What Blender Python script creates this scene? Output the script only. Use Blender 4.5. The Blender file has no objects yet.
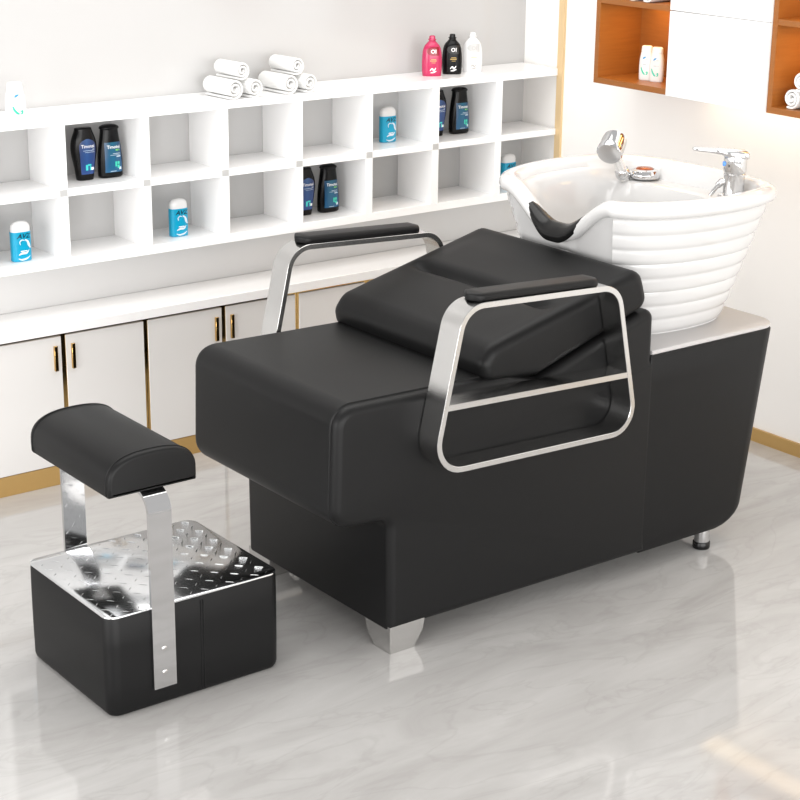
import bpy, bmesh, math, random
from mathutils import Vector, Matrix
from mathutils.geometry import tessellate_polygon
random.seed(4)
PI = math.pi
COL = bpy.context.scene.collection

# ------------------------------------------------------------------ materials
def new_mat(name):
    m = bpy.data.materials.new(name); m.use_nodes = True
    return m, m.node_tree.nodes, m.node_tree.links, m.node_tree.nodes['Principled BSDF']
def mat(name, col, rough=.5, metal=0., spec=.5, coat=0.):
    m, n, l, b = new_mat(name)
    b.inputs['Base Color'].default_value = (*col, 1)
    b.inputs['Roughness'].default_value = rough
    b.inputs['Metallic'].default_value = metal
    b.inputs['Specular IOR Level'].default_value = spec
    b.inputs['Coat Weight'].default_value = coat
    return m
def add_bump(m, scale, strength, dist=.001, detail=3, stretch=None):
    n, l = m.node_tree.nodes, m.node_tree.links
    tc = n.new('ShaderNodeTexCoord'); no = n.new('ShaderNodeTexNoise'); bu = n.new('ShaderNodeBump')
    no.inputs['Scale'].default_value = scale; no.inputs['Detail'].default_value = detail
    bu.inputs['Strength'].default_value = strength; bu.inputs['Distance'].default_value = dist
    src = tc.outputs['Object']
    if stretch:
        mp = n.new('ShaderNodeMapping'); mp.inputs['Scale'].default_value = stretch
        l.new(src, mp.inputs['Vector']); src = mp.outputs['Vector']
    l.new(src, no.inputs['Vector']); l.new(no.outputs['Fac'], bu.inputs['Height'])
    l.new(bu.outputs['Normal'], n['Principled BSDF'].inputs['Normal'])
    return m
M = {}
M['leather'] = add_bump(mat('black_leather', (.0042, .0042, .0044), .46, 0, .24), 420, .12, .0006)
M['leather_smooth'] = mat('black_padding', (.005, .005, .0052), .42, 0, .22)
M['chrome'] = mat('chrome', (.64, .64, .645), .06, 1)
M['satin'] = mat('satin_steel', (.60, .595, .585), .22, 1)
M['plate'] = mat('tread_steel', (.70, .71, .72), .16, 1)
M['brass'] = mat('brushed_brass', (.66, .43, .16), .05, 1)
M['gold_trim'] = mat('gold_trim', (.74, .55, .31), .4, .2)
M['gold_paint'] = add_bump(mat('gold_laminate', (.52, .33, .12), .4, .4), 60, .2, .001, 3, (1, 8, 8))
M['ceramic'] = mat('white_ceramic', (.60, .595, .59), .08, 0, .5, .2)
M['rubber'] = mat('black_rubber', (.006, .006, .006), .25, 0, .3)
M['white_lacq'] = mat('white_lacquer', (.84, .835, .83), .16, 0, .5)
M['shelf_white'] = mat('white_shelf_board', (.95, .95, .95), .12, 0, .5)
M['joint_grey'] = mat('grey_joint', (.48, .48, .475), .4)
M['door_white'] = mat('white_door', (.72, .705, .69), .22, 0, .5)
M['counter'] = mat('white_countertop', (.86, .855, .85), .12, 0, .5)
M['wall_grey'] = mat('glossy_wall_panel', (.475, .47, .465), .14, 0, .5)
M['wall_white'] = mat('white_wall', (.90, .88, .855), .35, 0, .4)
M['panel_grey'] = mat('backsplash', (.64, .635, .63), .25)
M['tray'] = mat('grey_tray', (.50, .485, .48), .3, 0, .5)
M['towel'] = add_bump(mat('white_towel', (.80, .80, .79), .9, 0, .1), 900, .6, .002)
M['wood'] = None
M['white_plastic'] = mat('white_plastic', (.74, .74, .74), .25)
M['black_plastic'] = mat('black_plastic', (.003, .003, .0035), .25, 0, .2)
M['cyan_plastic'] = mat('cyan_plastic', (.0, .32, .52), .3)
M['pink_plastic'] = mat('pink_plastic', (.46, .02, .09), .2)
M['ruby'] = mat('dark_ruby', (.25, .005, .02), .25)
M['ink_black'] = mat('ink_black', (.003, .003, .003), .4)
M['ink_white'] = mat('ink_white', (.9, .9, .9), .4)
M['ink_silver'] = mat('ink_silver', (.62, .72, .80), .4)
M['ink_gold'] = mat('ink_gold', (.62, .42, .12), .4)
M['ink_green'] = mat('ink_green', (.04, .55, .38), .4)
M['ink_lime'] = mat('ink_lime', (.25, .7, .12), .4)
M['ink_teal'] = mat('ink_teal', (.05, .60, .58), .4)
M['ink_blue'] = mat('ink_blue', (.04, .30, .62), .4)
M['ink_grey'] = mat('ink_grey', (.45, .52, .55), .4)
M['indicator'] = mat('blue_indicator', (.1, .3, .8), .3)
M['door_gap'] = mat('seam_shadow_gap', (.55, .55, .55), .6)

def wood():
    m, n, l, b = new_mat('orange_oak')
    tc = n.new('ShaderNodeTexCoord'); mp = n.new('ShaderNodeMapping'); no = n.new('ShaderNodeTexNoise'); cr = n.new('ShaderNodeValToRGB')
    mp.inputs['Scale'].default_value = (3, 3, 40)
    no.inputs['Scale'].default_value = 3; no.inputs['Detail'].default_value = 6
    cr.color_ramp.elements[0].color = (.235, .075, .012, 1); cr.color_ramp.elements[1].color = (.33, .12, .022, 1)
    l.new(tc.outputs['Object'], mp.inputs['Vector']); l.new(mp.outputs['Vector'], no.inputs['Vector'])
    l.new(no.outputs['Fac'], cr.inputs['Fac']); l.new(cr.outputs['Color'], b.inputs['Base Color'])
    b.inputs['Roughness'].default_value = .4
    return m
M['wood'] = wood()

def marble():
    m, n, l, b = new_mat('grey_marble_tile')
    tc = n.new('ShaderNodeTexCoord'); mp = n.new('ShaderNodeMapping')
    mp.inputs['Rotation'].default_value = (0, 0, math.radians(62)); mp.inputs['Scale'].default_value = (1.0, 3.2, 1)
    l.new(tc.outputs['Object'], mp.inputs['Vector'])
    big = n.new('ShaderNodeTexNoise'); big.inputs['Scale'].default_value = 1.3; big.inputs['Detail'].default_value = 7; big.inputs['Roughness'].default_value = .6; big.inputs['Distortion'].default_value = 1.0
    l.new(mp.outputs['Vector'], big.inputs['Vector'])
    c1 = n.new('ShaderNodeValToRGB')
    c1.color_ramp.elements[0].position = .33; c1.color_ramp.elements[0].color = (.42, .408, .396, 1)
    c1.color_ramp.elements[1].position = .68; c1.color_ramp.elements[1].color = (.53, .52, .508, 1)
    l.new(big.outputs['Fac'], c1.inputs['Fac'])
    vn = n.new('ShaderNodeTexNoise'); vn.inputs['Scale'].default_value = 1.8; vn.inputs['Detail'].default_value = 6; vn.inputs['Distortion'].default_value = 1.6
    l.new(mp.outputs['Vector'], vn.inputs['Vector'])
    c2 = n.new('ShaderNodeValToRGB')
    e = c2.color_ramp.elements
    e[0].position = .470; e[0].color = (0, 0, 0, 1); e[1].position = .53; e[1].color = (0, 0, 0, 1)
    k = e.new(.50); k.color = (1, 1, 1, 1)
    l.new(vn.outputs['Fac'], c2.inputs['Fac'])
    mx = n.new('ShaderNodeMix'); mx.data_type = 'RGBA'
    mul = n.new('ShaderNodeMath'); mul.operation = 'MULTIPLY'; mul.inputs[1].default_value = .2
    l.new(c2.outputs['Color'], mul.inputs[0]); l.new(mul.outputs[0], mx.inputs['Factor'])
    l.new(c1.outputs['Color'], mx.inputs['A']); mx.inputs['B'].default_value = (.32, .305, .29, 1)
    l.new(mx.outputs['Result'], b.inputs['Base Color'])
    b.inputs['Roughness'].default_value = .07; b.inputs['Specular IOR Level'].default_value = .95
    return m
M['marble'] = marble()

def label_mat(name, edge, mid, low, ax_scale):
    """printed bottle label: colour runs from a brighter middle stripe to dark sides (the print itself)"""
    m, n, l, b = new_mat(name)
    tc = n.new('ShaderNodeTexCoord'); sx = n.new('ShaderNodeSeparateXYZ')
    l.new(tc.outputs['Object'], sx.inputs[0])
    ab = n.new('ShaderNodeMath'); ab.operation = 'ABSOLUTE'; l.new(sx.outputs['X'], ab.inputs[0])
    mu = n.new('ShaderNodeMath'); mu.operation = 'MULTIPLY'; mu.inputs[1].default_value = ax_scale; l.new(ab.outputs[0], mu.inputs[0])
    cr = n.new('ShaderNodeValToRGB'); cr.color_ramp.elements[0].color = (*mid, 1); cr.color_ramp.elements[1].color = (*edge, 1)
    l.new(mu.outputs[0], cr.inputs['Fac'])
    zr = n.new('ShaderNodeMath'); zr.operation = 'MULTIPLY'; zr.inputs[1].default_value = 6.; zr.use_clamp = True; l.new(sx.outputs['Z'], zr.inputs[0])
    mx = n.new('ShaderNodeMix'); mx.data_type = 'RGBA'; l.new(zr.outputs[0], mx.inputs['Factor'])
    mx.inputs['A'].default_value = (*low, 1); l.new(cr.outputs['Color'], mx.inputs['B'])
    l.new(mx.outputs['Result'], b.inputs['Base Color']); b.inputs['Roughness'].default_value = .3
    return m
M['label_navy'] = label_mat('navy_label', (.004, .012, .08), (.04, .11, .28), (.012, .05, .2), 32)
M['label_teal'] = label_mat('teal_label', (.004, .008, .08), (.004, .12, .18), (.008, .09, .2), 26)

# ------------------------------------------------------------------ helpers
class Thing:
    def __init__(s, name, label, cat, loc, group=None):
        o = bpy.data.objects.new(name, None); COL.objects.link(o)
        o.location = loc; o['label'] = label; o['category'] = cat
        o.empty_display_size = .05
        if group: o['group'] = group
        s.o = o; s.loc = Vector(loc)
def finish(name, bm, m, smooth=40):
    bmesh.ops.recalc_face_normals(bm, faces=bm.faces[:])
    me = bpy.data.meshes.new(name); bm.to_mesh(me); bm.free()
    me.materials.append(m)
    if smooth:
        me.polygons.foreach_set('use_smooth', [True]*len(me.polygons))
        try: me.set_sharp_from_angle(angle=math.radians(smooth))
        except Exception: pass
    return me
def part(name, bm, m, thing, parent=None, smooth=40, label=None):
    """mesh drawn in world coordinates, linked as a part of thing (or sub-part of parent)"""
    bmesh.ops.translate(bm, verts=bm.verts[:], vec=-thing.loc)
    o = bpy.data.objects.new(name, finish(name, bm, m, smooth)); COL.objects.link(o)
    o.parent = parent if parent else thing.o
    if label: o['label'] = label
    return o
def lpart(name, bm, m, thing, parent=None, smooth=40, label=None):
    """same, mesh already in the thing's own coordinates"""
    o = bpy.data.objects.new(name, finish(name, bm, m, smooth)); COL.objects.link(o)
    o.parent = parent if parent else thing.o
    if label: o['label'] = label
    return o
def single(name, bm, m, label, cat, group=None, smooth=40, base=None):
    if base is None:
        xs = [v.co.x for v in bm.verts]; ys = [v.co.y for v in bm.verts]; zs = [v.co.z for v in bm.verts]
        base = ((min(xs)+max(xs))/2, (min(ys)+max(ys))/2, min(zs))
    bmesh.ops.translate(bm, verts=bm.verts[:], vec=-Vector(base))
    o = bpy.data.objects.new(name, finish(name, bm, m, smooth)); COL.objects.link(o); o.location = base
    o['label'] = label; o['category'] = cat
    if group: o['group'] = group
    return o
def struct(name, bm, m, label, smooth=40):
    o = bpy.data.objects.new(name, finish(name, bm, m, smooth)); COL.objects.link(o)
    o['kind'] = 'structure'; o['label'] = label
    o['category'] = name.split('_')[0]
    return o
def dup(root, loc, label=None, rz=None):
    r = root.copy(); COL.objects.link(r); r.location = loc
    if label: r['label'] = label
    if rz is not None: r.rotation_euler = (0, 0, rz)
    for ch in list(root.children):
        c = ch.copy(); COL.objects.link(c); c.parent = r
        for g in list(ch.children):
            d = g.copy(); COL.objects.link(d); d.parent = c
    return r
def box(bm, x0, x1, y0, y1, z0, z1, r=0., seg=3):
    b2 = bmesh.new(); bmesh.ops.create_cube(b2, size=1)
    for v in b2.verts:
        v.co = Vector(((x0+x1)/2+v.co.x*(x1-x0), (y0+y1)/2+v.co.y*(y1-y0), (z0+z1)/2+v.co.z*(z1-z0)))
    if r > 0: bmesh.ops.bevel(b2, geom=b2.edges[:], offset=r, segments=seg, profile=.5, affect='EDGES')
    merge(bm, b2); return bm
def merge(bm, b2):
    me = bpy.data.meshes.new('tmp'); b2.to_mesh(me); b2.free(); bm.from_mesh(me); bpy.data.meshes.remove(me)
def B(*a, **k): return box(bmesh.new(), *a, **k)
def round_poly(pts, radii, seg=6):
    out = []; n = len(pts)
    for i in range(n):
        p = Vector(pts[i]); a = Vector(pts[i-1]); c = Vector(pts[(i+1) % n]); r = radii[i]
        if r <= 0: out.append(p); continue
        u = (a-p).normalized(); w = (c-p).normalized()
        ang = u.angle(w); d = min(r/math.tan(ang/2), (a-p).length*.49, (c-p).length*.49); r2 = d*math.tan(ang/2)
        ctr = p+(u+w).normalized()*(r2/math.sin(ang/2))
        s = p+u*d; e = p+w*d; vs = s-ctr; ve = e-ctr
        tot = vs.angle(ve); sgn = 1 if vs.x*ve.y-vs.y*ve.x > 0 else -1
        for k in range(seg+1):
            t = sgn*tot*k/seg
            out.append(ctr+Vector((vs.x*math.cos(t)-vs.y*math.sin(t), vs.x*math.sin(t)+vs.y*math.cos(t))))
    return out
def loft(bm, rings, closed=True, cap0=True, cap1=True):
    vs = [[bm.verts.new(p) for p in r] for r in rings]
    n = len(rings[0])
    for a, b in zip(vs, vs[1:]):
        for i in range(n if closed else n-1):
            j = (i+1) % n
            bm.faces.new((a[i], a[j], b[j], b[i]))
    if closed and cap0: bm.faces.new(vs[0][::-1])
    if closed and cap1: bm.faces.new(vs[-1])
    return vs
def inset_poly(pts, d):
    """offset a closed 2d polygon inwards by d (vertex normals)"""
    n = len(pts); A = sum(pts[i-1].x*pts[i].y-pts[i].x*pts[i-1].y for i in range(n)); s = 1 if A > 0 else -1
    out = []
    for i in range(n):
        a = pts[i-1]; p = pts[i]; c = pts[(i+1) % n]
        e1 = (p-a); e2 = (c-p)
        if e1.length < 1e-9: e1 = e2
        if e2.length < 1e-9: e2 = e1
        n1 = Vector((-e1.y, e1.x)).normalized(); n2 = Vector((-e2.y, e2.x)).normalized()
        m = n1+n2; m = m.normalized()/max(.5, m.length/2) if m.length > 1e-6 else n1
        out.append(p+m*(s*d))
    return out
def profile_xz(bm, pts, y0, y1, r=.0, seg=4):
    """extrude an xz outline along y with rounded end edges"""
    rings = []
    if r > 0:
        for k in range(seg+1):
            t = PI/2*k/seg; rings.append([(p.x, y0+r-r*math.sin(t), p.y) for p in inset_poly(pts, r-r*math.cos(t))][:])
        rings = rings[::-1]
        for k in range(seg+1):
            t = PI/2*k/seg; rings.append([(p.x, y1-r+r*math.sin(t), p.y) for p in inset_poly(pts, r-r*math.cos(t))])
    else:
        rings = [[(p.x, y, p.y) for p in pts] for y in (y0, y1)]
    loft(bm, rings); return bm
def miter_inset(pts, d):
    n = len(pts); A = sum(pts[i-1].x*pts[i].y-pts[i].x*pts[i-1].y for i in range(n)); s = 1 if A > 0 else -1
    out = []
    for i in range(n):
        a = pts[i-1]; p = pts[i]; c = pts[(i+1) % n]
        u = (p-a).normalized(); w = (c-p).normalized()
        n1 = Vector((-u.y, u.x))*s; n2 = Vector((-w.y, w.x))*s
        m = n1+n2; out.append((p+m*(d/max(.05, 1+n1.dot(n2))), (u.x*w.y-u.y*w.x)*s > 0))
    return out
def profile_round(bm, pts, rad, y0, y1, r, seg=5, cseg=7):
    """extrude a sharp xz outline with rounded corners along y, end edges rolled over with radius r"""
    def ring(d, y):
        mi = miter_inset(pts, d)
        rr = [max(.0006, q-d) if cv else q+d for (p, cv), q in zip(mi, rad)]
        return [(p.x, y, p.y) for p in round_poly([p for p, cv in mi], rr, cseg)]
    rings = [ring(r-r*math.sin(PI/2*k/seg), y0+r-r*math.cos(PI/2*k/seg)) for k in range(seg+1)]
    rings += [ring(r-r*math.cos(PI/2*k/seg), y1-r+r*math.sin(PI/2*k/seg)) for k in range(seg+1)]
    vs = loft(bm, rings, cap0=False, cap1=False)
    for vv in (vs[0], vs[-1]):
        for tri in tessellate_polygon([[Vector((v.co.x, v.co.z, 0)) for v in vv]]):
            try: bm.faces.new([vv[i] for i in tri])
            except ValueError: pass
    return bm
def tube(bm, path, r, n=10, closed=False, caps=True):
    P = [Vector(p) for p in path]; rings = []; up = None
    for i, p in enumerate(P):
        a = P[i-1] if (i > 0 or closed) else p; c = P[(i+1) % len(P)] if (i < len(P)-1 or closed) else p
        t = (c-a).normalized()
        if up is None: up = t.orthogonal().normalized()
        u = (up-t*up.dot(t)).normalized(); up = u; w = t.cross(u)
        rr = r[i] if isinstance(r, (list, tuple)) else r
        rings.append([p+u*(rr*math.cos(2*PI*k/n))+w*(rr*math.sin(2*PI*k/n)) for k in range(n)])
    if closed: rings.append(rings[0])
    loft(bm, rings, True, caps and not closed, caps and not closed); return bm
def lathe(bm, prof, n=32, mtx=None):
    rings = [[Vector((r*math.cos(2*PI*k/n), r*math.sin(2*PI*k/n), z)) for k in range(n)] for r, z in prof]
    if mtx: rings = [[mtx @ p for p in r] for r in rings]
    loft(bm, rings); return bm
def smooth01(t): t = max(0., min(1., t)); return t*t*(3-2*t)
def catmull(pts, per=8):
    out = []; n = len(pts)
    for i in range(n-1):
        p0 = Vector(pts[max(i-1, 0)]); p1 = Vector(pts[i]); p2 = Vector(pts[i+1]); p3 = Vector(pts[min(i+2, n-1)])
        for k in range(per):
            t = k/per
            out.append(.5*((2*p1)+(p2-p0)*t+(2*p0-5*p1+4*p2-p3)*t*t+(3*p1-p0-3*p2+p3)*t**3))
    out.append(Vector(pts[-1])); return out
def frame_mtx(org, zdir, xdir=(1, 0, 0)):
    z = Vector(zdir).normalized(); x = Vector(xdir); x = (x-z*x.dot(z)).normalized(); y = z.cross(x)
    m = Matrix((x, y, z)).transposed().to_4x4(); m.translation = Vector(org); return m

# ------------------------------------------------------------------ the room
WX, WY = 5.05, 5.77
struct('floor', B(-4, WX+.1, -3.5, WY+.1, -.1, 0), M['marble'], 'polished light grey marble floor with soft veins')
struct('wall_back', B(-4, WX+.1, WY, WY+.1, 0, 3.0), M['wall_grey'], 'glossy pale grey wall behind the cubby shelf')
struct('wall_right', B(WX, WX+.1, -1.0, WY, 0, 3.0), M['wall_white'], 'plain white wall behind the wash basin')
struct('trim_1', B(WX-.012, WX, 5.514, 5.548, 0, 3.0), M['gold_trim'], 'vertical gold strip on the right wall beside the shelf')
struct('baseboard_right', B(WX-.012, WX, -1.0, 5.44, 0, .052), M['gold_paint'], 'gold baseboard along the right wall')
struct('wall_backsplash', B(-4, WX, 5.685, WY, .60, .79), M['panel_grey'], 'grey panel between countertop and cubby shelf')

# ------------------------------------------------------------------ base cabinets, countertop
CY = 5.467; CZ = .555
def cabinet(x0, x1, label, handles):
    t = Thing('base_cabinet', label, 'cabinet', ((x0+x1)/2, CY+.1, 0), 'white base cabinets along the back wall')
    part('carcass', B(x0+.001, x1-.001, CY+.022, 5.68, .02, .5635), M['door_white'], t)
    part('plinth', B(x0+.001, x1-.001, CY+.001, CY+.03, .0005, .073), M['gold_paint'], t, label='gold plinth')
    part('top_strip', B(x0+.001, x1-.001, CY+.004, CY+.03, CZ+.0005, .5635), M['brass'], t, label='thin brass strip under the countertop')
    c = (x0+x1)/2
    for a in (x0, c, x1):
        lo = max(x0+.001, a-.012); hi = min(x1-.001, a+.012)
        part('edge_strip', B(lo, hi, CY+.004, CY+.03, .073, CZ), M['brass'], t, label='narrow brass strip between the doors')
    for a, b, hx in ((x0, c, c-.034), (c, x1, c+.034)):
        d = part('door', B(a+.009, b-.009, CY, CY+.02, .075, CZ-.003, r=.0015, seg=1), M['door_white'], t)
        hb = bmesh.new(); box(hb, hx-.0065, hx+.0065, CY-.011, CY-.003, .428, .520, r=.0008, seg=1)
        box(hb, hx-.006, hx+.006, CY-.004, CY+.001, .429, .519)
        part('handle', hb, M['brass'], t, d, label='slim brass bar handle')
    return t
labs = ['white cabinet with brass strips at the left end of the countertop, behind the foot cushion',
        'white cabinet with brass strips whose handles meet just behind the front of the black seat',
        'white cabinet with brass strips seen through the far armrest of the black chair',
        'white cabinet with brass strips in the corner behind the white wash basin']
xs = [2.347, 3.006, 3.668, 4.330, 5.037]
for i in range(4): cabinet(xs[i], xs[i+1], labs[i], True)
single('countertop', B(2.345, WX-.013, CY-.016, 5.684, .564, .6, r=.002, seg=1), M['counter'], 'long white countertop lying on the white base cabinets', 'countertop')

# ------------------------------------------------------------------ cubby shelf
SF = 5.54
t = Thing('cubby_shelf', 'long white wall shelf of open square cubbies in two rows above the countertop', 'shelf', (3.7, 5.65, .775))
pit = .3297; X0 = 5.05-pit*8
for nm, z0, z1 in (('bottom_board', .775, .807), ('middle_board', 1.026, 1.053), ('top_board', 1.275, 1.305)):
    part(nm, B(2.393, WX-.013, SF, WY-.001, z0, z1, r=.0012, seg=1), M['shelf_white'], t)
for i in range(8):
    xc = X0+pit*i; 
    if i == 0: xc = 2.410
    for z0, z1 in ((.807, 1.026), (1.053, 1.275)):
        part('divider', B(xc-.0165, xc+.0165, SF+.0005, WY-.001, z0, z1), M['shelf_white'], t)
    if 0 < i < 7: part('joint_cap', B(xc-.0145, xc+.0145, SF-.001, SF+.004, 1.028, 1.051), M['joint_grey'], t, label='small grey square cap')

# ------------------------------------------------------------------ wall cabinets on the right wall
NX = 4.815
def niche_unit(y0, y1, label):
    t = Thing('wall_niche', label, 'wall shelf', (4.93, (y0+y1)/2, 1.318), 'orange oak niches on the right wall')
    th = .022
    part('bottom_panel', B(NX, WX-.001, y0, y1, 1.318, 1.318+th), M['wood'], t)
    part('shelf_board', B(NX+.001, WX-.001, y0+th, y1-th, 1.625, 1.645), M['wood'], t)
    part('top_panel', B(NX, WX-.001, y0, y1, 1.93, 1.952), M['wood'], t)
    part('side_panel', B(NX, WX-.001, y1-th, y1, 1.34, 1.93), M['wood'], t)
    part('side_panel', B(NX, WX-.001, y0, y0+th, 1.34, 1.93), M['wood'], t)
    part('back_panel', B(WX-.012, WX-.001, y0+th, y1-th, 1.34, 1.93), M['wood'], t)
    return t
niche_unit(4.669, 5.088, 'orange oak niche nearer the corner, holding two white bottles')
niche_unit(3.55, 4.1975, 'orange oak niche right of the white cabinet doors, holding rolled towels')
t = Thing('wall_cabinet', 'white handleless wall cabinet between the two orange oak niches', 'cabinet', (4.93, 4.43, 1.318))
part('carcass', B(NX-.0005, WX-.001, 4.199, 4.667, 1.32, 1.95), M['white_lacq'], t)
part('door', B(NX-.014, NX-.001, 4.199, 4.682, 1.318, 1.630, r=.0012, seg=1), M['white_lacq'], t)
part('door', B(NX-.014, NX-.001, 4.199, 4.682, 1.6325, 1.95, r=.0012, seg=1), M['white_lacq'], t)

# ------------------------------------------------------------------ the shampoo chair
Y0, Y1 = 3.676, 4.432
ch = Thing('shampoo_chair', 'black leather reclining shampoo chair with chrome arm frames and white wash basin', 'salon chair', (3.4, 4.05, 0))
V2 = lambda l: [Vector(p) for p in l]
# main upholstered base (side outline in xz)
base_pts = [(2.776, .074), (3.802, .068), (3.802, .715), (3.785, .718), (3.783, .880), (3.72, .874), (3.315, .738), (3.20, .772), (2.592, .782), (2.582, .432), (2.772, .416)]
base_rad = [.008, .004, .003, .003, .03, .03, .05, .05, .062, .062, .03]
part('upholstered_base', profile_round(bmesh.new(), V2(base_pts), base_rad, Y0, Y1, .026, 5), M['leather'], ch)
# seat: the top-and-front panel sewn between the side panels
seat_pts = [(2.70, .428), (2.581, .430), (2.590, .785), (3.20, .776)]
line = round_poly(V2([(2.74, .4195)]+seat_pts[1:]), [0, .064, .064, 0], 8)
def strip(bm, line, y0, y1, off, r):
    # a padded strip following the outline, edges rolled down at both sides
    nv = []
    for i, p in enumerate(line):
        a = line[max(i-1, 0)]; c = line[min(i+1, len(line)-1)]; d = (c-a).normalized(); nv.append(Vector((-d.y, d.x)))
    prof = [(y0, -.006), (y0+.002, -.0015), (y0+r*.5, off*.75), (y0+r, off)]
    prof = prof+[(y0+y1-y, o) for y, o in prof[::-1]]
    rings = [[(p.x+n.x*o, y, p.y+n.y*o) for y, o in prof] for p, n in zip(line, nv)]
    loft(bm, rings, closed=True); return bm
seat = part('seat', strip(bmesh.new(), line, Y0+.0265, Y1-.0265, .0016, .008), M['leather'], ch)
def stitch(bm, line, y, off, r=.0012):
    tube(bm, [(p.x, y, p.y+0) for p in line], r, 6); return bm
# backrest : fat wedge cushion with a tufted fold across the top
def backrest():
    bm = bmesh.new()
    pts = [(3.112, .758), (3.318, .744), (3.762, .892), (3.722, 1.016), (3.135, .868), (3.098, .820)]
    rad = [.04, .04, .04, .045, .06, .04]
    core = round_poly(V2(pts), rad, 6)
    # resample the outline evenly
    L = [0]
    n = len(core)
    for i in range(n): L.append(L[-1]+(core[(i+1) % n]-core[i]).length)
    N = 170; ring = []
    j = 0
    for k in range(N):
        s = L[-1]*k/N
        while L[j+1] < s: j += 1
        u = (s-L[j])/max(1e-9, L[j+1]-L[j]); ring.append(core[j].lerp(core[(j+1) % n], u))
    R = .034
    ys = []
    for k in range(7): a = PI/2*k/6; ys.append((Y0+R-R*math.cos(a), R-R*math.sin(a)))
    nm = 44
    for k in range(1, nm): ys.append((Y0+R+(Y1-Y0-2*R)*k/nm, 0))
    for k in range(7): a = PI/2*(1-k/6); ys.append((Y1-R+R*math.cos(a), R-R*math.sin(a)))
    rings = []
    tdir = Vector((.9605, .2785)); nrm = Vector((-.2785, .9605)); o = Vector((3.135, .868))
    for y, ins in ys:
        rg = inset_poly(ring, ins) if ins > 0 else ring
        v = (y-Y0)/(Y1-Y0); out = []
        for p in rg:
            rel = p-o; s = rel.dot(tdir); h = rel.dot(nrm)
            if h > -.03 and -.02 < s < .62:
                w = smooth01((h+.03)/.03)
                e = smooth01((v-.05)/.10)*smooth01((.95-v)/.10)
                s0 = .262+.010*math.sin(v*PI)
                d = -.028*e*math.exp(-((s-s0)/.017)**2)
                d += .012*smooth01((s-s0)/.05)*smooth01((.55-s)/.12)*e
                d += .006*math.sin(PI*max(0, min(1, s/s0)))*smooth01((v)/.2)*smooth01((1-v)/.2)
                # short gathers at the ends of the fold
                for vv, sg in ((.10, 1), (.90, -1)):
                    d += -.004*math.exp(-((v-vv)/.03)**2)*math.exp(-((s-s0-.018-.5*(v-vv)*sg)/.012)**2)
                p = p+nrm*(d*w)
            out.append((p.x, y, p.y))
        rings.append(out)
    loft(bm, rings); return bm
part('backrest', backrest(), M['leather'], ch, smooth=60)
# support wedge side line under the backrest is part of the base outline; rear housing carrying the basin
def rrect(x0, x1, y0, y1, r, seg=7, rf=None):
    rf = r if rf is None else rf
    return round_poly(V2([(x0, y0), (x1, y0), (x1, y1), (x0, y1)]), [rf, r, r, rf], seg)
def housing():
    bm = bmesh.new(); rings = []
    def ring(z, xr, ins):
        return [(p.x, p.y, z) for p in rrect(3.7765, xr-ins, Y0+ins+.001, Y1-ins-.001, .075, 8, .005)]
    def xr(z): return 4.280+(z-.14)*(4.368-4.280)/(.73-.14)
    rings.append(ring(.066, xr(.066)-.085, .03))
    for k in range(1, 7):
        a = PI/2*k/6; z = .066+.07*(1-math.cos(a)); rings.append(ring(z, xr(z)-.085*(1-math.sin(a)), .012*(1-math.sin(a))))
    for k in range(1, 8): z = .136+(.722-.136)*k/7; rings.append(ring(z, xr(z), 0))
    rings.append(ring(.727, xr(.727), .004))
    loft(bm, rings); return bm
part('rear_housing', housing(), M['leather'], ch)
tr = bmesh.new()
rings = []
for z, ins in ((.726, .003), (.729, .0), (.736, .0), (.740, .004)):
    rings.append([(p.x, p.y, z) for p in rrect(3.79, 4.374-ins, Y0+.010+ins, Y1-.010-ins, .075, 8, .004)])
loft(tr, rings)
part('tray', tr, M['tray'], ch, label='light grey tray top under the basin')
# feet
def corner_foot(sy):
    bm = bmesh.new(); yy = Y0 if sy > 0 else Y1
    top = [(2.779, yy+sy*.003), (2.905, yy+sy*.003), (2.905, yy+sy*.125), (2.779, yy+sy*.125)]
    bot = [(2.783, yy+sy*.006), (2.872, yy+sy*.006), (2.872, yy+sy*.092), (2.783, yy+sy*.092)]
    rings = [[(x, y, .0005) for x, y in bot], [(x, y, .006) for x, y in bot], [(x*.65+.35*a, y*.65+.35*b, .025) for (x, y), (a, b) in zip(bot, top)],
             [(x*.2+.8*a, y*.2+.8*b, .05) for (x, y), (a, b) in zip(bot, top)], [(x, y, .086) for x, y in top]]
    loft(bm, rings); return bm
for sy in (1, -1): part('foot', corner_foot(sy), M['satin'], ch, smooth=30, label='tapered chrome corner foot')
for yy in (3.712, 4.39):
    f = part('foot', lathe(bmesh.new(), [(.0255, .018), (.0255, .07)], 24, Matrix.Translation((4.098, yy, 0))), M['chrome'], ch, label='round chrome foot')
    part('rubber_cap', lathe(bmesh.new(), [(.0275, .0005), (.029, .004), (.029, .022), (.0265, .025)], 24, Matrix.Translation((4.098, yy, 0))), M['rubber'], ch, f)

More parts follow.
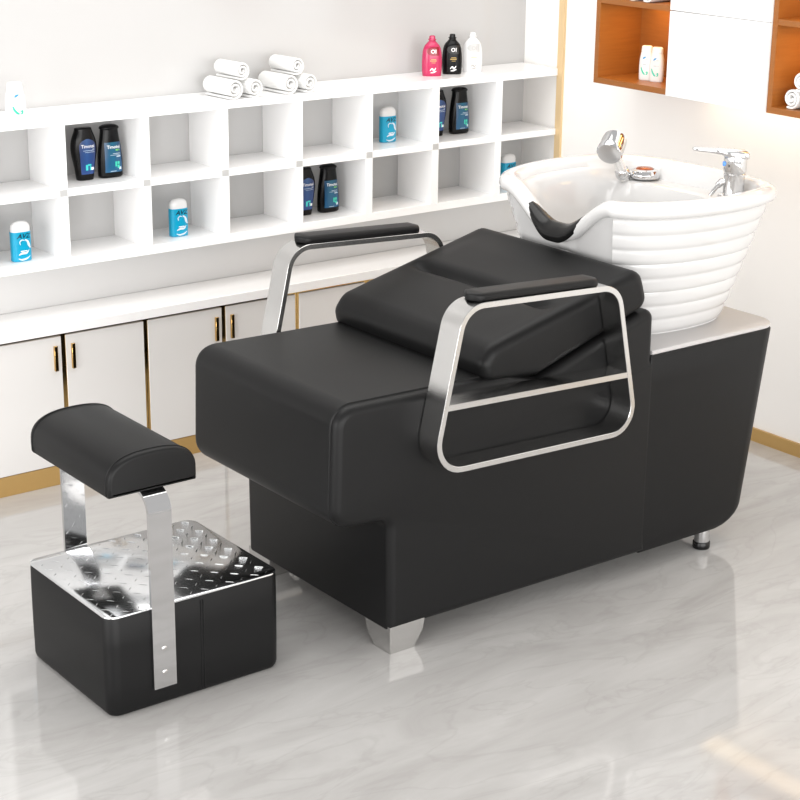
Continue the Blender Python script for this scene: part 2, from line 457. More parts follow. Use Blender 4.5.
# arm frames : a wide chrome band bent into a closed loop, with a cross bar and a padded top
def band_loop(pts, rad, th, ya, yb):
    bm = bmesh.new()
    outer = round_poly(V2(pts), rad, 9); inner = inset_poly(outer, th)
    rings = []
    for o, i in zip(outer, inner):
        e = .0012; d = (i-o).normalized()*e
        rings.append([(o.x+d.x, ya, o.y+d.y), (o.x, ya+e, o.y), (o.x, yb-e, o.y), (o.x+d.x, yb, o.y+d.y),
                      (i.x-d.x, yb, i.y-d.y), (i.x, yb-e, i.y), (i.x, ya+e, i.y), (i.x-d.x, ya, i.y-d.y)])
    rings.append(rings[0]); loft(bm, rings, True, False, False)
    bmesh.ops.remove_doubles(bm, verts=bm.verts[:], dist=1e-6)
    return bm
def arm(ya, yb, near):
    pts = [(2.847, .555), (2.956, 1.038), (3.546, 1.010), (3.650, .531)]
    
    rad = [.095, .085, .085, .085]
    f = part('armrest', band_loop(pts, rad, .017, ya, yb), M['satin'], ch, smooth=25, label='satin chrome arm frame')
    if near: part('cross_bar', profile_xz(bmesh.new(), V2([(2.902, .742), (3.597, .715), (3.597, .732), (2.902, .759)]), ya+.0008, yb-.0008, 0), M['satin'], ch, f, smooth=30)
    else: part('cross_bar', profile_xz(bmesh.new(), V2([(2.896, 0.7120), (3.602, .685), (3.602, .702), (2.896, .729)]), ya+.0008, yb-.0008, 0), M['satin'], ch, f, smooth=30)
    # pad
    bm = bmesh.new(); rings = []
    N = 24; xa, xb = 2.997, 3.476; yc = (ya+yb)/2; hw = .037; hh = .0115
    for k in range(N+1):
        u = k/N; x = xa+(xb-xa)*u; e = min((x-xa), (xb-x)); s = 1. if e > .02 else math.sqrt(max(.02, 1-((.02-e)/.02)**2))
        zc = 1.0405-(x-2.96)*.0487+.010
        sec = round_poly(V2([(-hw*s, -hh), (hw*s, -hh), (hw*s, hh*(.55+.45*s)), (-hw*s, hh*(.55+.45*s))]), [.006, .006, .011, .011], 4)
        rings.append([(x, yc+p.x, zc+p.y) for p in sec])
    loft(bm, rings)
    part('arm_pad', bm, M['leather_smooth'], ch, f, smooth=60, label='black padded arm top')
arm(3.590, 3.6745, True)
arm(4.4335, 4.516, False)

# ------------------------------------------------------------------ ceramic basin
BC = Vector((4.03, 4.05))
half = [(3.705, 0), (3.702, .10), (3.700, .20), (3.702, .268)]
rest = catmull([(3.702, .268), (3.735, .315), (3.80, .362), (3.90, .402), (4.02, .422), (4.15, .422), (4.28, .400), (4.385, .345), (4.445, .25), (4.470, .12), (4.474, 0)], 7)
hf = catmull(half, 7)[:-1]
H = [Vector((p[0], p[1])) for p in hf]+[Vector((p[0], p[1])) for p in rest]
OUT = [(Vector((p.x, p.y))) for p in H]+[Vector((p.x, -p.y)) for p in H[-2:0:-1]]
OUT = [Vector((3.70+(p.x-3.70)*.92, p.y*.93)) for p in OUT]
NB = len(OUT)
def zrim(p):
    if p.x < 3.80:
        f = smooth01((3.80-p.x)/.07)
        return 1.200-.118*f*(1-smooth01((abs(p.y)-.02)/.225))
    return 1.200-.012*smooth01((p.x-4.2)/.25)
def bmap(p):  # outline of the foot of the bowl
    return Vector((3.800+(p.x-3.70)*(4.315-3.80)/.712, p.y*.655))
def basin():
    bm = bmesh.new(); rings = []
    nz = 96
    for k in range(nz+1):
        t = k/nz; rg = []
        for p in OUT:
            zr = zrim(p); ztop = zr-.050
            z = .7405+(ztop-.7405)*t
            b = bmap(p)
            tt = (z-.7405)/(1.138-.7405)
            q = b.lerp(p, tt**.92)
            front = p.x < 3.7035 and abs(p.y) < .247
            if not front:
                ph = ((z-.7455)/.0495) % 1.0
                a = .0085*(math.sqrt(max(0., 1-((ph-.35)/.65)**2)) if ph > .35 else math.sqrt(max(0., 1-((ph-.35)/.36)**2)))-.006
                d = (q-Vector((4.05, 0))).normalized(); q = q+d*a
                q = q-d*.008
            else:
                q = q+Vector((.012, 0))
            rg.append((q.x, 4.05+q.y, z))
        rings.append(rg)
    # rolled rim
    nout = []
    for i in range(NB):
        a = OUT[i-1]; c = OUT[(i+1) % NB]; d = (c-a).normalized(); nout.append(Vector((d.y, -d.x)))
    s = 1 if nout[NB//2].x > 0 else -1
    nout = [n*s for n in nout]
    for o, dz in ((.002, -.051), (.012, -.046), (.018, -.034), (.017, -.020), (.010, -.008), (-.004, -.001), (-.018, -.001), (-.032, -.007), (-.043, -.018), (-.050, -.034)):
        rings.append([(p.x+n.x*o, 4.05+p.y+n.y*o, zrim(p)+dz) for p, n in zip(OUT, nout)])
    inner = [p+n*(-.052) for p, n in zip(OUT, nout)]
    C = Vector((4.0, 0.))
    for sc in (.985, .97, .95, .93, .91, .88, .84, .80, .75, .70, .65, .60, .54, .46, .36, .25, .13, .05):
        rg = []
        for p, q in zip(OUT, inner):
            wr = smooth01((p.x-4.12)/.22)
            zi = zrim(p)-.034
            e = (1-sc)
            zb = .86+(zi-.86)*max(0., 1-smooth01(e/.42))*1.0
            if sc > .72: zd = zi+(1.128-zi)*smooth01(e/.05)
            else: zd = .86+(1.128-.86)*(1-smooth01((.72-sc)/.28))
            z = zb*(1-wr)+zd*wr
            c = C.lerp(q, sc)
            rg.append((c.x, 4.05+c.y, z))
        rings.append(rg)
    loft(bm, rings); return bm
bas = part('basin', basin(), M['ceramic'], ch, smooth=50, label='white ceramic wash basin with ribbed sides')
# neck rest saddle over the notch
def neck():
    bm = bmesh.new(); rings = []
    N = 28
    sec = [(.019, -.052), (.0240, -.044), (.026, -.033), (.024, -.020), (.016, -.005), (.0, .006), (-.016, .007), (-.034, .001), (-.048, -.012), (-.056, -.032),
           (-.048, -.034), (-.040, -.018), (-.030, -.009), (-.016, -.003), (0, -.003), (.009, -.010), (.015, -.022), (.016, -.036), (.013, -.050)]
    for k in range(N+1):
        y = -.135+.27*k/N; e = 1-abs(y)/.135; g = math.sqrt(max(.0, 1-(1-e)**2.4))
        p = Vector((3.702, y)); z = zrim(p)
        sl = (zrim(Vector((3.702, y+.004)))-zrim(Vector((3.702, y-.004))))/.008
        rg = []
        for i, (o, dz) in enumerate(sec):
            o2 = o*g+.004*(1-g)*(1 if o > 0 else -1); base = -.006*(1-g)+dz*g
            rg.append((p.x-o2, 4.05+y, z+base))
        rings.append(rg)
    loft(bm, rings); return bm
part('neck_rest', neck(), M['rubber'], ch, bas, smooth=60, label='black rubber neck rest')
# faucet
FX, FY, FZ = 4.300, 3.862, 1.132
fa = bmesh.new()
lathe(fa, [(.050, 0), (.050, .006), (.047, .010), (.036, .012), (.0345, .016), (.0345, .074), (.0355, .075), (.0355, .079), (.0345, .080), (.036, .084), (.0375, .088), (.0375, .138), (.036, .144), (.020, .149), (.0, .150)][:-1], 40, Matrix.Translation((FX, FY, FZ)))
fau = part('faucet', fa, M['chrome'], ch, smooth=35, label='chrome mixer faucet')
d = Vector((-.80, .60, 0)).normalized(); sd = Vector((-d.y, d.x, 0))
lv = bmesh.new(); rings = []
for u, w, z0, z1 in ((-.040, .030, .132, .146), (-.034, .036, .130, .153), (0, .038, .131, .157), (.035, .034, .136, .158), (.05, .024, .142, .160), (.070, .018, .145, .160), (.10, .016, .149, .162), (.132, .017, .153, .163), (.140, .012, .155, .162)):
    c = Vector((FX, FY, FZ))+d*u
    sec = round_poly(V2([(-w, z0), (w, z0), (w, z1), (-w, z1)]), [(z1-z0)*.35]*4, 4)
    rings.append([c+sd*p.x+Vector((0, 0, p.y)) for p in sec])
loft(lv, rings); part('lever', lv, M['chrome'], ch, fau, smooth=50, label='flat chrome lever')
ind = bmesh.new(); lathe(ind, [(.008, 0), (.008, .006), (.006, .008)], 16, frame_mtx(Vector((FX, FY, FZ+.112))+d*.034+sd*.008, d)); part('temperature_mark', ind, M['indicator'], ch, fau, label='small blue hot and cold mark')
sp = bmesh.new()
s0 = Vector((FX, FY, FZ+.055)); tube(sp, [s0+d*.02, s0+d*.042+Vector((0, 0, -.006)), s0+d*.054+Vector((0, 0, -.018))], [.013, .012, .0105], 16)
tube(sp, [s0+d*.050+Vector((0, 0, -.014)), s0+d*.064+Vector((0, 0, -.032)), s0+d*.076+Vector((0, 0, -.050))], [.007, .007, .006], 10)
part('hose_outlet', sp, M['chrome'], ch, fau)
# shower holder + hand shower + hose
hx = Vector((4.292, 4.262, 1.134))
hd = bmesh.new(); lathe(hd, [(.050, 0), (.052, .004), (.052, .014), (.046, .026), (.034, .030), (.032, .027), (.0, .026)][:-1], 36, Matrix.Translation(hx))
holder = part('shower_holder', hd, M['chrome'], ch, smooth=35, label='round chrome hand shower holder')
hr = lathe(bmesh.new(), [(.030, .0275), (.030, .031), (.026, .034), (.012, .035)], 32, Matrix.Translation(hx)); part('center_cap', hr, mat('cap_brown_reflection', (.35, .09, .03), .2, .6), ch, holder, label='dark centre cap, brown reflection in its colour')  # brown reflection on the dark cap is put into its base colour
ad = Vector((-.72, .30, 0)).normalized()
hc = hx+ad*.080+Vector((0, 0, .018))
ar = bmesh.new(); tube(ar, [hx+ad*.045+Vector((0, 0, .014)), hx+ad*.062+Vector((0, 0, .018))], .010, 12)
axis = Vector((-.55, .04, 1)).normalized()
lathe(ar, [(.024, -.013), (.026, -.009), (.026, .009), (.024, .013)], 24, frame_mtx(hc, axis)); part('holder_ring', ar, M['chrome'], ch, holder)
sh = bmesh.new()
lathe(sh, [(.010, -.038), (.0165, -.032), (.018, -.02), (.0185, .02), (.023, .095), (.024, .10)], 28, frame_mtx(hc, axis))
sho = part('hand_shower', sh, mat('shower_handle_chrome', (.88, .87, .86), .25, .85), ch, smooth=50, label='chrome hand shower')
hdir = Vector((-.62, -.35, -.42)).normalized(); hp = hc+axis*.108
hh = bmesh.new(); lathe(hh, [(.030, -.046), (.041, -.038), (.043, -.02), (.043, .016), (.0445, .018), (.0445, .034), (.041, .040), (.034, .042)], 36, frame_mtx(hp, hdir)); part('spray_head', hh, M['chrome'], ch, sho, smooth=35)
ho = bmesh.new(); q0 = hc-axis*.036
path = [q0+Vector((.002*k*0+.012*math.sin(k*.06), .0, -.0022*k)) for k in range(80)]
tube(ho, path, [.0072+.0014*math.cos(k*PI) for k in range(80)], 10); part('shower_hose', ho, M['chrome'], ch, sho, smooth=60)

# ------------------------------------------------------------------ footrest stool
BX0, BX1, BY0, BY1, BZ = 1.947, 2.488, 3.803, 4.285, .287
st = Thing('footrest_stool', 'low black leg rest box with tread plate top and raised black cushion on chrome bars', 'footrest', ((BX0+BX1)/2, (BY0+BY1)/2, 0))
def vring(z, ins, r=.036): return [(p.x, p.y, z) for p in rrect(BX0+ins, BX1-ins, BY0+ins, BY1-ins, max(.01, r-ins), 7)]
bm = bmesh.new()
loft(bm, [vring(.0005, .014), vring(.003, .008), vring(.010, .003), vring(.02, .0), vring(.10, -.001), vring(.2, -.001), vring(.282, .0), vring(.289, .004)])
bx = part('box', bm, M['leather'], st, label='black upholstered box')
for xx in (2.228, 2.236):
    part('seam', tube(bmesh.new(), [(xx, BY0-.0005, .012), (xx, BY0-.001, .278)], .0016, 6), M['leather_smooth'], st, bx)
bm = bmesh.new(); loft(bm, [vring(.2895, .002), vring(.2905, .0), vring(.294, .0), vring(.2955, .0015)])
pit2 = .0405; row = 0
def lozenge(bm, x, y, ang):
    L, W, Hh = (.0145 if ang < 0 else .0105), .0016, .0017; n = 9; rings = []
    for k in range(n+1):
        u = -1+2*k/n; w = W*math.sqrt(max(.015, 1-abs(u)**2.2)); h = Hh*math.sqrt(max(.02, 1-abs(u)**2.5)); r = []
        for j in range(7):
            a = PI*j/6; lx = u*L; ly = w*math.cos(a)+(.0012*(1-u*u) if ang < 0 else 0); lz = .2947+h*math.sin(a)
            r.append((x+lx*math.cos(ang)-ly*math.sin(ang), y+lx*math.sin(ang)+ly*math.cos(ang), lz))
        rings.append(r)
    loft(bm, rings)
for i in range(-1, 14):
    for j in range(-1, 13):
        x = BX0+.022+i*pit2; y = BY0+.020+j*pit2
        a = math.radians(45) if (i+j) % 2 == 0 else math.radians(-45)
        if BX0+.016 < x < BX1-.016 and BY0+.016 < y < BY1-.016: lozenge(bm, x, y, a)
part('tread_plate', bm, M['plate'], st, smooth=50, label='shiny steel diamond tread plate')
# cushion
CX0, CX1, CYa, CYb, CB = 1.972, 2.236, 3.812, 4.270, .622
def cushion():
    bm = bmesh.new()
    sec = round_poly(V2([(CX0+.001, CB+.004), (CX0+.004, CB), (CX1-.004, CB), (CX1-.001, CB+.004)]), [0, 0, 0, 0], 4)
    cx = (CX0+CX1)/2; hw = (CX1-CX0)/2
    for k in range(1, 30):
        a = PI*k/30; c = math.cos(a); s = math.sin(a)
        sec.append(Vector((cx+hw*(abs(c)**.78)*(1 if c > 0 else -1), CB+.030+.080*(s**.74))))
    sec.append(Vector((CX0, CB+.030)))
    profile_xz(bm, sec, CYa, CYb, .012, 5); return bm, sec
cb, csec = cushion()
cu = part('cushion', cb, M['leather'], st, smooth=50)
for yy in (CYa+.018, CYb-.018):
    pb = tube(bmesh.new(), [(p.x, yy, p.y+.0006) for p in csec], .0018, 6, closed=True); part('piping', pb, M['leather_smooth'], st, cu)
# chrome bars : flat strip up the box side, bent in under the cushion
def bar(yo, sy):
    x0, x1 = 2.072, 2.141; th = .010
    pts = V2([(yo, .058), (yo, CB-.001-.0), (yo+sy*.20, CB-.001)])
    ol = round_poly(pts, [0, .062, 0], 10)
    rings = []
    for i, p in enumerate(ol):
        a = ol[max(i-1, 0)]; c = ol[min(i+1, len(ol)-1)]; dd = (c-a).normalized(); nn = Vector((dd.y, -dd.x))*(1 if sy > 0 else -1)*th
        q = p+nn
        rings.append([(x0, p.x, p.y), (x1, p.x, p.y), (x1, q.x, q.y), (x0, q.x, q.y)])
    bm = bmesh.new(); loft(bm, rings)
    bmesh.ops.bevel(bm, geom=[e for e in bm.edges if len(e.link_faces) == 2 and e.calc_face_angle(0) > 1.2], offset=.0015, segments=2, affect='EDGES')
    o = part('support_bar', bm, M['chrome'], st, smooth=40, label='flat chrome support bar')
    for zz in (.173, .103):
        part('screw', lathe(bmesh.new(), [(.0075, 0), (.0075, .0015), (.005, .003), (.0025, .0028)], 16, frame_mtx((2.106, yo, zz), (0, -sy, 0))), M['satin'], st, o)
bar(BY0-.0125, 1); bar(BY1+.0125, -1)

# ------------------------------------------------------------------ bottles
def flask(prof, n=2.6, seg=56):
    """prof rows (z, half width, half depth, x shift) -> bmesh in local coordinates, front towards -Y"""
    rings = []
    for row in prof:
        z, hw, hd = row[:3]; sx = row[3] if len(row) > 3 else 0
        rg = []
        for k in range(seg):
            a = 2*PI*k/seg; c, s = math.cos(a), math.sin(a)
            rg.append((sx+hw*math.copysign(abs(c)**(2/n), c), hd*math.copysign(abs(s)**(2/n), s), z))
        rings.append(rg)
    bm = bmesh.new(); loft(bm, rings); return bm
def at_z(prof, z):
    for a, b in zip(prof, prof[1:]):
        if a[0] <= z <= b[0] and b[0] > a[0]:
            u = (z-a[0])/(b[0]-a[0]); return [a[i]+(b[i]-a[i])*u for i in range(1, min(len(a), len(b)))]
    return list(prof[-1][1:])
def front_y(prof, x, z, n=2.6):
    r = at_z(prof, z); hw, hd = r[0], r[1]; sx = r[2] if len(r) > 2 else 0
    q = min(.999, abs((x-sx)/hw)); return -hd*(1-q**n)**(1/n)
def refine(prof, per=5):
    P = [Vector((r[0], r[1], r[2])) for r in prof]; return [tuple(p) for p in catmull(P, per)]
def patch(prof, z0, z1, left, right, off=.0006, nx=16, nz=20, n=2.6):
    """label wrapped on the front; left(v), right(v) give x limits for v in 0..1"""
    rings = []
    for j in range(nz+1):
        v = j/nz; z = z0+(z1-z0)*v; a, b = left(v), right(v)
        rings.append([(a+(b-a)*i/nx, front_y(prof, a+(b-a)*i/nx, z, n)-off, z) for i in range(nx+1)])
    bm = bmesh.new(); loft(bm, rings, closed=False); return bm
def text_bm(txt, size, x, z, prof, off=.0012, n=2.6, shear=0., align='CENTER', sx=1.):
    cu = bpy.data.curves.new('txt', 'FONT'); cu.body = txt; cu.size = size; cu.align_x = align; cu.shear = shear; cu.resolution_u = 2; cu.offset = size*.013
    ob = bpy.data.objects.new('txt', cu); COL.objects.link(ob)
    dg = bpy.context.evaluated_depsgraph_get(); me = bpy.data.meshes.new_from_object(ob.evaluated_get(dg))
    bm = bmesh.new(); bm.from_mesh(me)
    bpy.data.objects.remove(ob); bpy.data.meshes.remove(me); bpy.data.curves.remove(cu)
    for v in bm.verts:
        px, pz = x+v.co.x*sx, z+v.co.y; v.co = Vector((px, front_y(prof, px, pz, n)-off, pz))
    return bm
def bars(prof, rows, off=.0011, n=2.6):
    bm = bmesh.new()
    for x0, x1, z0, z1 in rows:
        vs = []
        for i in range(5):
            x = x0+(x1-x0)*i/4
            vs.append((bm.verts.new((x, front_y(prof, x, z0, n)-off, z0)), bm.verts.new((x, front_y(prof, x, z1, n)-off, z1))))
        for a, b in zip(vs, vs[1:]): bm.faces.new((a[0], b[0], b[1], a[1]))
    return bm
def stroke(prof, pts, w, off=.0012, n=2.6, per=6):
    """a painted stroke along a curve on the bottle front; w = list of half widths"""
    c = catmull([Vector((p[0], p[1])) for p in pts], per); bm = bmesh.new(); L = []
    for i, p in enumerate(c):
        a = c[max(i-1, 0)]; b = c[min(i+1, len(c)-1)]; d = (b-a).normalized(); nn = Vector((-d.y, d.x))
        u = i/(len(c)-1)*(len(w)-1); k = min(int(u), len(w)-2); ww = w[k]+(w[k+1]-w[k])*(u-k)
        q = [p+nn*ww, p-nn*ww]; L.append([bm.verts.new((v.x, front_y(prof, v.x, v.y, n)-off, v.y)) for v in q])
    for a, b in zip(L, L[1:]): bm.faces.new((a[0], a[1], b[1], b[0]))
    return bm

GR_B = 'dark shower bottles in the cubbies'
# hourglass bottle
pa = refine([(0, .030, .018), (.004, .032, .020), (.04, .037, .022), (.085, .046, .024), (.115, .049, .0245), (.145, .045, .0235), (.176, .033, .020), (.183, .0315, .019), (.186, .028, .016)], 5)
ta = Thing('shower_gel_bottle', 'black waisted bottle with blue label, left of the pair in the top left cubby', 'bottle', (2.885, 5.655, 1.0535), GR_B)
boA = lpart('body', flask(pa), M['black_plastic'], ta)
lb = lambda v: -.026-.009*v if v < .78 else -(.026+.009*.78)*math.sqrt(max(0.02, 1-((v-.78)/.22)**2))
laA = lpart('label', patch(pa, .022, .148, lambda v: .004+lb(v), lambda v: .004-lb(v)), M['label_navy'], ta, label='blue printed label')
lpart('lettering', text_bm('Timotei', .0165, .004, .117, pa, .0016), M['ink_white'], ta, laA, label='white lettering')
lpart('fine_print', bars(pa, [(-.014, .028, .106, .1075), (-.008, .030, .100, .1012), (.022, .030, .1095, .1115)]), M['ink_silver'], ta, laA)
lpart('logo', bars(pa, [(-.006, .003, .036, .056), (.003, .016, .052, .058), (.010, .016, .036, .05)]), M['ink_teal'], ta, laA)
lpart('seal', bars(pa, [(.016, .027, .036, .046)]), M['ink_white'], ta, laA)
# round-shoulder bottle with flip cap
pb = [(0, .040, .020), (.004, .045, .023), (.012, .047, .024), (.06, .047, .0245), (.10, .0435, .0235), (.13, .0385, .0225), (.158, .034, .021), (.1725, .033, .020)]
pb = refine(pb, 4)
tb = Thing('shampoo_bottle', 'black flip cap bottle with teal label, right of the pair in the top left cubby', 'bottle', (2.985, 5.650, 1.0535), GR_B)
boB = lpart('body', flask(pb), M['black_plastic'], tb)
lpart('cap', flask([(.1725, .033, .020), (.1735, .0345, .021), (.176, .037, .0215), (.179, .037, .0215), (.184, .033, .020), (.188, .024, .016), (.190, .012, .009)]), M['black_plastic'], tb)
laB = lpart('label', patch(pb, .020, .128, lambda v: -.031+.001*v, lambda v: .0385-.004*v), M['label_teal'], tb, label='teal blue printed label')
lpart('lettering', text_bm('Timotei', .0165, .004, .106, pb, .0016), M['ink_white'], tb, laB, label='white lettering')
lpart('sub_lettering', text_bm('MEN', .0085, .020, .0965, pb, .0016), M['ink_lime'], tb, laB, label='green lettering')
lpart('fine_print', bars(pb, [(.0, .030, .086, .0875), (-.010, .030, .081, .0822), (.014, .031, .0745, .078)]), M['ink_silver'], tb, laB)
lpart('logo', bars(pb, [(.008, .015, .040, .058), (.017, .026, .048, .058), (.017, .026, .034, .045)]), M['ink_green'], tb, laB)
lpart('seal', bars(pb, [(.024, .033, .028, .038), (-.012, .012, .023, .0245)]), M['ink_silver'], tb, laB)
# further pairs
dup(ta.o, (3.835, 5.665, .8075), 'black waisted bottle with blue label, half hidden by a divider in the bottom row')
dup(tb.o, (3.947, 5.660, .8075), 'black flip cap bottle with teal label, standing alone in view in the bottom row')
dup(ta.o, (4.500, 5.680, 1.0535), 'black waisted bottle with blue label, half hidden by a divider below the pink bottle')
dup(tb.o, (4.618, 5.675, 1.0535), 'black flip cap bottle with teal label, in the cubby below the black and white bottles')

# cyan sticks
pc = [(0, .034, .017), (.002, .036, .019), (.06, .0365, .0195), (.1045, .0365, .0195)]
tc_ = Thing('deodorant_stick', 'cyan stick with white domed cap in the bottom cubby at the left end', 'deodorant', (2.597, 5.60, .8075), 'cyan deodorant sticks in the cubbies')
lpart('body', flask(pc, 3.2), M['cyan_plastic'], tc_)
lpart('cap', flask([(.1045, .0355, .0185), (.118, .0355, .0185), (.128, .033, .0175), (.136, .026, .014), (.140, .016, .009), (.1415, .006, .004)], 2.6), M['white_plastic'], tc_, label='white domed cap')
lpart('lettering', text_bm('AVZ', .0225, .003, .083, pc, .0014, 3.2, .3, sx=1.15), M['ink_black'], tc_, label='black slanted lettering')
gm = bmesh.new()
for pts, w in (([(-.010, .060), (-.012, .070), (-.004, .077), (.006, .074)], [.001, .002, .002, .001]), ([(.008, .078), (.018, .070), (.022, .058), (.028, .046)], [.002, .004, .005, .002]),
               ([(-.020, .012), (-.006, .007), (.012, .010), (.026, .018)], [.001, .003, .003, .001]), ([(-.018, .024), (-.004, .030), (.012, .030), (.022, .040)], [.001, .0045, .004, .001])):
    merge(gm, stroke(pc, pts, w, .0012, 3.2))
lpart('splash_print', gm, M['ink_silver'], tc_, label='silver splash print')
lpart('word_print', bars(pc, [(-.010, .014, .036, .039)], .0013, 3.2), M['ink_white'], tc_)
for loc, lab in (((3.245, 5.625, .8075), 'cyan stick with white domed cap in the bottom row, left of the far armrest'),
                 ((4.250, 5.675, 1.0535), 'cyan stick with white domed cap in the top row of cubbies'),
                 ((4.864, 5.64, .8075), 'cyan stick with white domed cap peeking out behind the wash basin rim')):
    dup(tc_.o, loc, lab)

# white lotion bottles
pw = refine([(0, .033, .018), (.004, .037, .020), (.05, .039, .0205), (.09, .037, .020), (.115, .032, .0185), (.126, .029, .017)], 4)
tw = Thing('lotion_bottle', 'white bottle with blue and green print standing alone on top of the shelf', 'bottle', (2.592, 5.566, 1.3055), 'white bottles with green print')
lpart('body', flask(pw), M['white_plastic'], tw)
lpart('cap', flask([(.126, .028, .0165), (.127, .030, .0175), (.148, .028, .0165), (.152, .022, .013)]), M['white_plastic'], tw)
lpart('emblem', stroke(pw, [(-.012, .094), (-.004, .100), (.006, .104)], [.002, .0045, .001]), M['ink_blue'], tw, label='small blue swoosh')
lpart('lettering', bars(pw, [(.004, .018, .092, .096), (-.010, .006, .088, .0895), (-.010, .008, .068, .072), (.012, .020, .069, .072)]), M['ink_grey'], tw)
gm = stroke(pw, [(-.020, .058), (-.015, .044), (-.004, .030), (.004, .026)], [.002, .004, .004, .002]); merge(gm, stroke(pw, [(.008, .034), (.016, .038), (.015, .028), (.008, .026)], [.001, .003, .003, .001]))
lpart('leaf_print', gm, M['ink_green'], tw, label='green curved leaf print')
for loc, lab in (((4.925, 4.912, 1.3405), 'white bottle with green print in the orange niche, farther from the white door'),
                 ((4.925, 4.855, 1.3405), 'white bottle with green print in the orange niche, next to the white door')):
    r = dup(tw.o, loc, lab, -PI/2+.35); r.scale = (.74, .80, .86)

tw.o.scale = (.94, .94, .84)
# three tall bottles on top
pt = refine([(0, .035, .022), (.003, .0385, .0245), (.05, .041, .026), (.095, .038, .025), (.118, .031, .022), (.132, .019, .015), (.138, .014, .013)], 4)
def tall(name, label, x, body, capm, ovalm, inkm, sec, mirror=1):
    t = Thing(name, label, 'bottle', (x, 5.652, 1.3055), 'tall bottles on top of the shelf')
    t.o.rotation_euler = (0, 0, -.56)
    lpart('body', flask(pt, 2.3), body, t)
    c = lathe(bmesh.new(), [(.0135, .138), (.0135, .141), (.0165, .1425), (.0165, .146), (.0125, .147), (.0115, .158), (.007, .160)], 24)
    lpart('cap', c, capm, t)
    ov = patch(pt, .082, .116, lambda v: .003-.027*math.sqrt(max(.01, 1-(2*v-1)**2)), lambda v: .003+.027*math.sqrt(max(.01, 1-(2*v-1)**2)) if abs(.003+.027) < .03 else .026, .0006, 14, 16, 2.3)
    o = lpart('badge', ov, ovalm, t, label='oval badge')
    lpart('lettering', text_bm('OI', .022, .004, .091, pt, .0014, 2.3), inkm, t, o, label='large letters on the badge')
    lpart('print', bars(pt, [(-.006, .014, .066, .068), (-.010, .016, .060, .0625), (-.004, .012, .053, .0545)], .0011, 2.3), sec, t)
    gm = stroke(pt, [(-.010, .022), (-.002, .030), (.006, .024), (.014, .034)], [.001, .003, .003, .001], .0011, 2.3); merge(gm, stroke(pt, [(-.008, .014), (.004, .016), (.016, .020)], [.001, .003, .001], .0011, 2.3))
    lpart('flower_print', gm, inkm, t)
    return t
tall('tall_bottle', 'pink bottle with dark red oval badge on top of the shelf', 4.453, M['pink_plastic'], M['pink_plastic'], M['ruby'], M['ink_white'], M['ink_gold'])
tall('tall_bottle', 'black bottle with gold print between the pink and the white one', 4.557, M['black_plastic'], M['black_plastic'], M['ink_black'], M['ink_white'], M['ink_gold'])
tall('tall_bottle', 'plain white bottle with faint gold print at the right of three tall bottles', 4.664, M['white_plastic'], M['white_plastic'], mat('pearl_badge', (.50, .50, .49), .3), mat('pearl_ink', (.42, .40, .38), .3), mat('pale_gold_ink', (.50, .38, .18), .4))

# ------------------------------------------------------------------ rolled towels
def towel_mesh(R=.0385, L=.160, turns=2.4, th=.0085, gap=.0034):
    """spiral strip, axis along local -Y, resting on z = 0"""
    n = 96; sec_o = []; sec_i = []
    p = th+gap
    for k in range(n+1):
        a = 2*PI*turns*k/n; r = R-p*a/(2*PI)
        ang = -PI/2-.5+a
        sec_o.append((r*math.cos(ang), r*math.sin(ang))); ri = max(.0015, r-th); sec_i.append((ri*math.cos(ang), ri*math.sin(ang)))
    bm = bmesh.new(); rings = []
    for k in range(n+1):
        o = Vector(sec_o[k]); i = Vector(sec_i[k]); m = (o+i)/2; e = .0035
        sag = lambda v: Vector((v.x, max(v.y, -R*.94)))
        o, i, m = sag(o), sag(i), sag(m)
        oo = o.lerp(m, .45); ii = i.lerp(m, .45)
        rings.append([(oo.x, -L/2, oo.y+R*.94), (o.x, -L/2+e, o.y+R*.94), (o.x, L/2-e, o.y+R*.94), (oo.x, L/2, oo.y+R*.94),
                      (ii.x, L/2, ii.y+R*.94), (i.x, L/2-e, i.y+R*.94), (i.x, -L/2+e, i.y+R*.94), (ii.x, -L/2, ii.y+R*.94)])
    loft(bm, rings); return bm
tow_me = finish('towel', towel_mesh(), M['towel'], 60)
def towel(x, y, z, rz, label, group, sc=1., spin=0):
    o = bpy.data.objects.new('rolled_towel', tow_me); COL.objects.link(o)
    o.location = (x, y, z); o.rotation_euler = (0, 0, rz); o.scale = (sc, sc, sc)
    o['label'] = label; o['category'] = 'towel'; o['group'] = group
TA = math.radians(4)
g = 'rolled white towels on top of the shelf'
ax = Vector((math.sin(TA), -math.cos(TA), 0)); px_ = Vector((math.cos(TA), math.sin(TA), 0))
def pile(cx, cy, names):
    c = Vector((cx, cy, 1.3055)); w = .0425
    for (u, z, s, f), nm in zip(((-w, 0, 1.04, 0), (w, 0, 1.0, .012), (.006, .066, .92, -.01)), names):
        p = c+px_*u+ax*f; towel(p.x, p.y, c.z+z, TA, nm, g, s)
pile(3.487, 5.624, ('rolled white towel, bottom left of the left pile on the shelf top', 'rolled white towel, bottom right of the left pile on the shelf top', 'rolled white towel lying on top of the left pile'))
pile(3.730, 5.624, ('rolled white towel, bottom left of the right pile on the shelf top', 'rolled white towel, bottom right of the right pile on the shelf top', 'rolled white towel lying on top of the right pile'))
g = 'rolled white towels in the orange niches'
towel(4.915, 4.108, 1.3405, -PI/2, 'rolled white towel on the floor of the right orange niche, nearest the white door', g, 1.0)
towel(4.915, 4.036, 1.3405, -PI/2, 'second rolled white towel from the door in the right niche', g, 1.0)
towel(4.915, 4.072, 1.4025, -PI/2, 'rolled white towel stacked on two others in the right niche', g, 1.0)
towel(4.905, 4.905, 1.6455, -PI/2, 'rolled white towel on the upper board of the left niche, above the bottles', g, 1.0)
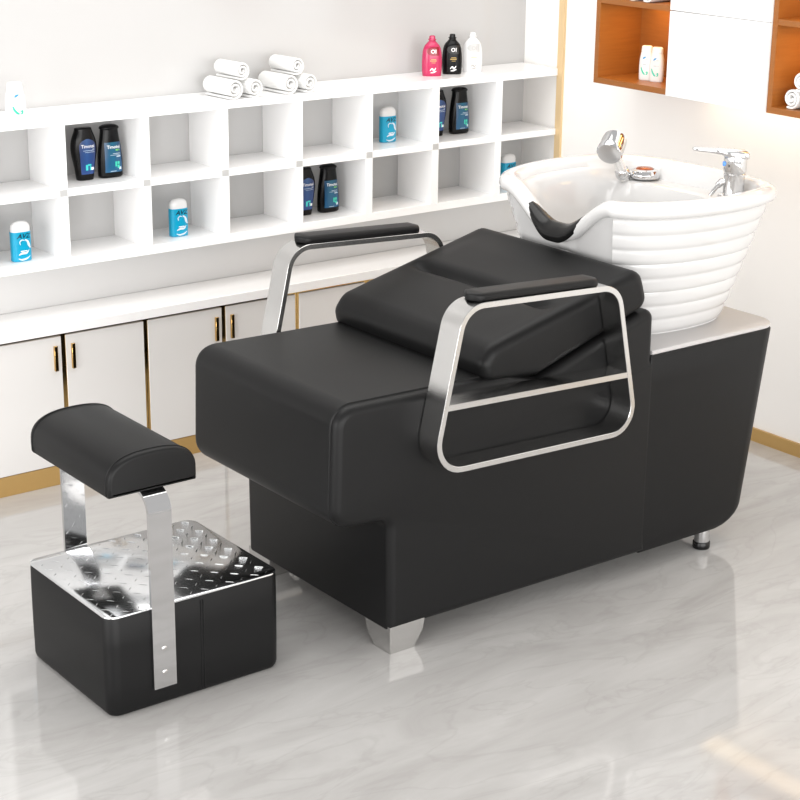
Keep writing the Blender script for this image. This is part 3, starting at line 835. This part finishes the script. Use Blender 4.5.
towel(4.905, 4.830, 1.6455, -PI/2, 'rolled white towel on the upper board of the left niche, beside the white door', g, 1.0)

# ------------------------------------------------------------------ lights
def area(name, loc, rot, sx, sy, power, col=(1, 1, 1)):
    l = bpy.data.lights.new(name, 'AREA'); l.shape = 'RECTANGLE'; l.size = sx; l.size_y = sy; l.energy = power; l.color = col
    o = bpy.data.objects.new(name, l); COL.objects.link(o); o.location = loc; o.rotation_euler = rot; return o
area('ceiling_light_panel', (3.0, 4.3, 3.6), (0, 0, 0), 3.4, 2.2, 60, (1, .985, .96))
area('added_fill_light', (.8, -3.3, 1.7), (math.radians(88), 0, math.radians(-14)), 8.5, 2.6, 440, (1, .99, .98))  # added frontal fill, no real window: brightens cubbies and upright faces
area('added_fill_light', (-3.8, 2.6, 1.7), (math.radians(88), 0, math.radians(-80)), 5.0, 2.6, 230, (1, .99, .98))  # added fill from the left, no real window: brightens the right wall
area('niche_strip_light', (4.93, 4.84, 1.622), (0, 0, 0), .18, .30, .9, (1, .62, .22))
area('niche_strip_light', (4.93, 3.86, 1.622), (0, 0, 0), .18, .5, 1.4, (1, .62, .22))
area('niche_strip_light', (4.93, 4.84, 1.925), (0, 0, 0), .18, .30, .9, (1, .62, .22))
area('niche_strip_light', (4.93, 3.86, 1.925), (0, 0, 0), .18, .5, 1.2, (1, .62, .22))
area('under_cabinet_strip_light', (4.965, 4.1, 1.312), (0, 0, 0), .11, 1.15, .65, (1, .72, .38))
w = bpy.data.worlds.new('World'); bpy.context.scene.world = w; w.use_nodes = True
nt = w.node_tree; bg = nt.nodes['Background']; bg.inputs['Color'].default_value = (1, .99, .98, 1); bg.inputs['Strength'].default_value = .55

# ------------------------------------------------------------------ camera
F, yaw, pitch, roll = 1767.606, math.radians(37.333), math.radians(18.284), math.radians(.653)
f = Vector((math.sin(yaw)*math.cos(pitch), math.cos(yaw)*math.cos(pitch), -math.sin(pitch)))
r = Vector((math.cos(yaw), -math.sin(yaw), 0)); u = r.cross(f)
r2 = r*math.cos(roll)+u*math.sin(roll); u2 = -r*math.sin(roll)+u*math.cos(roll)
cam = bpy.data.cameras.new('camera'); cam.sensor_width = 36; cam.lens = F/800*36; cam.clip_end = 60
co = bpy.data.objects.new('camera', cam); COL.objects.link(co)
mm = Matrix((r2, u2, -f)).transposed().to_4x4(); mm.translation = (0, 0, 2.3); co.matrix_world = mm
sc = bpy.context.scene; sc.camera = co
sc.view_settings.view_transform = 'Standard'; sc.view_settings.look = 'None'; sc.view_settings.gamma = 1; sc.view_settings.use_curve_mapping = False
sc.view_settings.exposure = .36
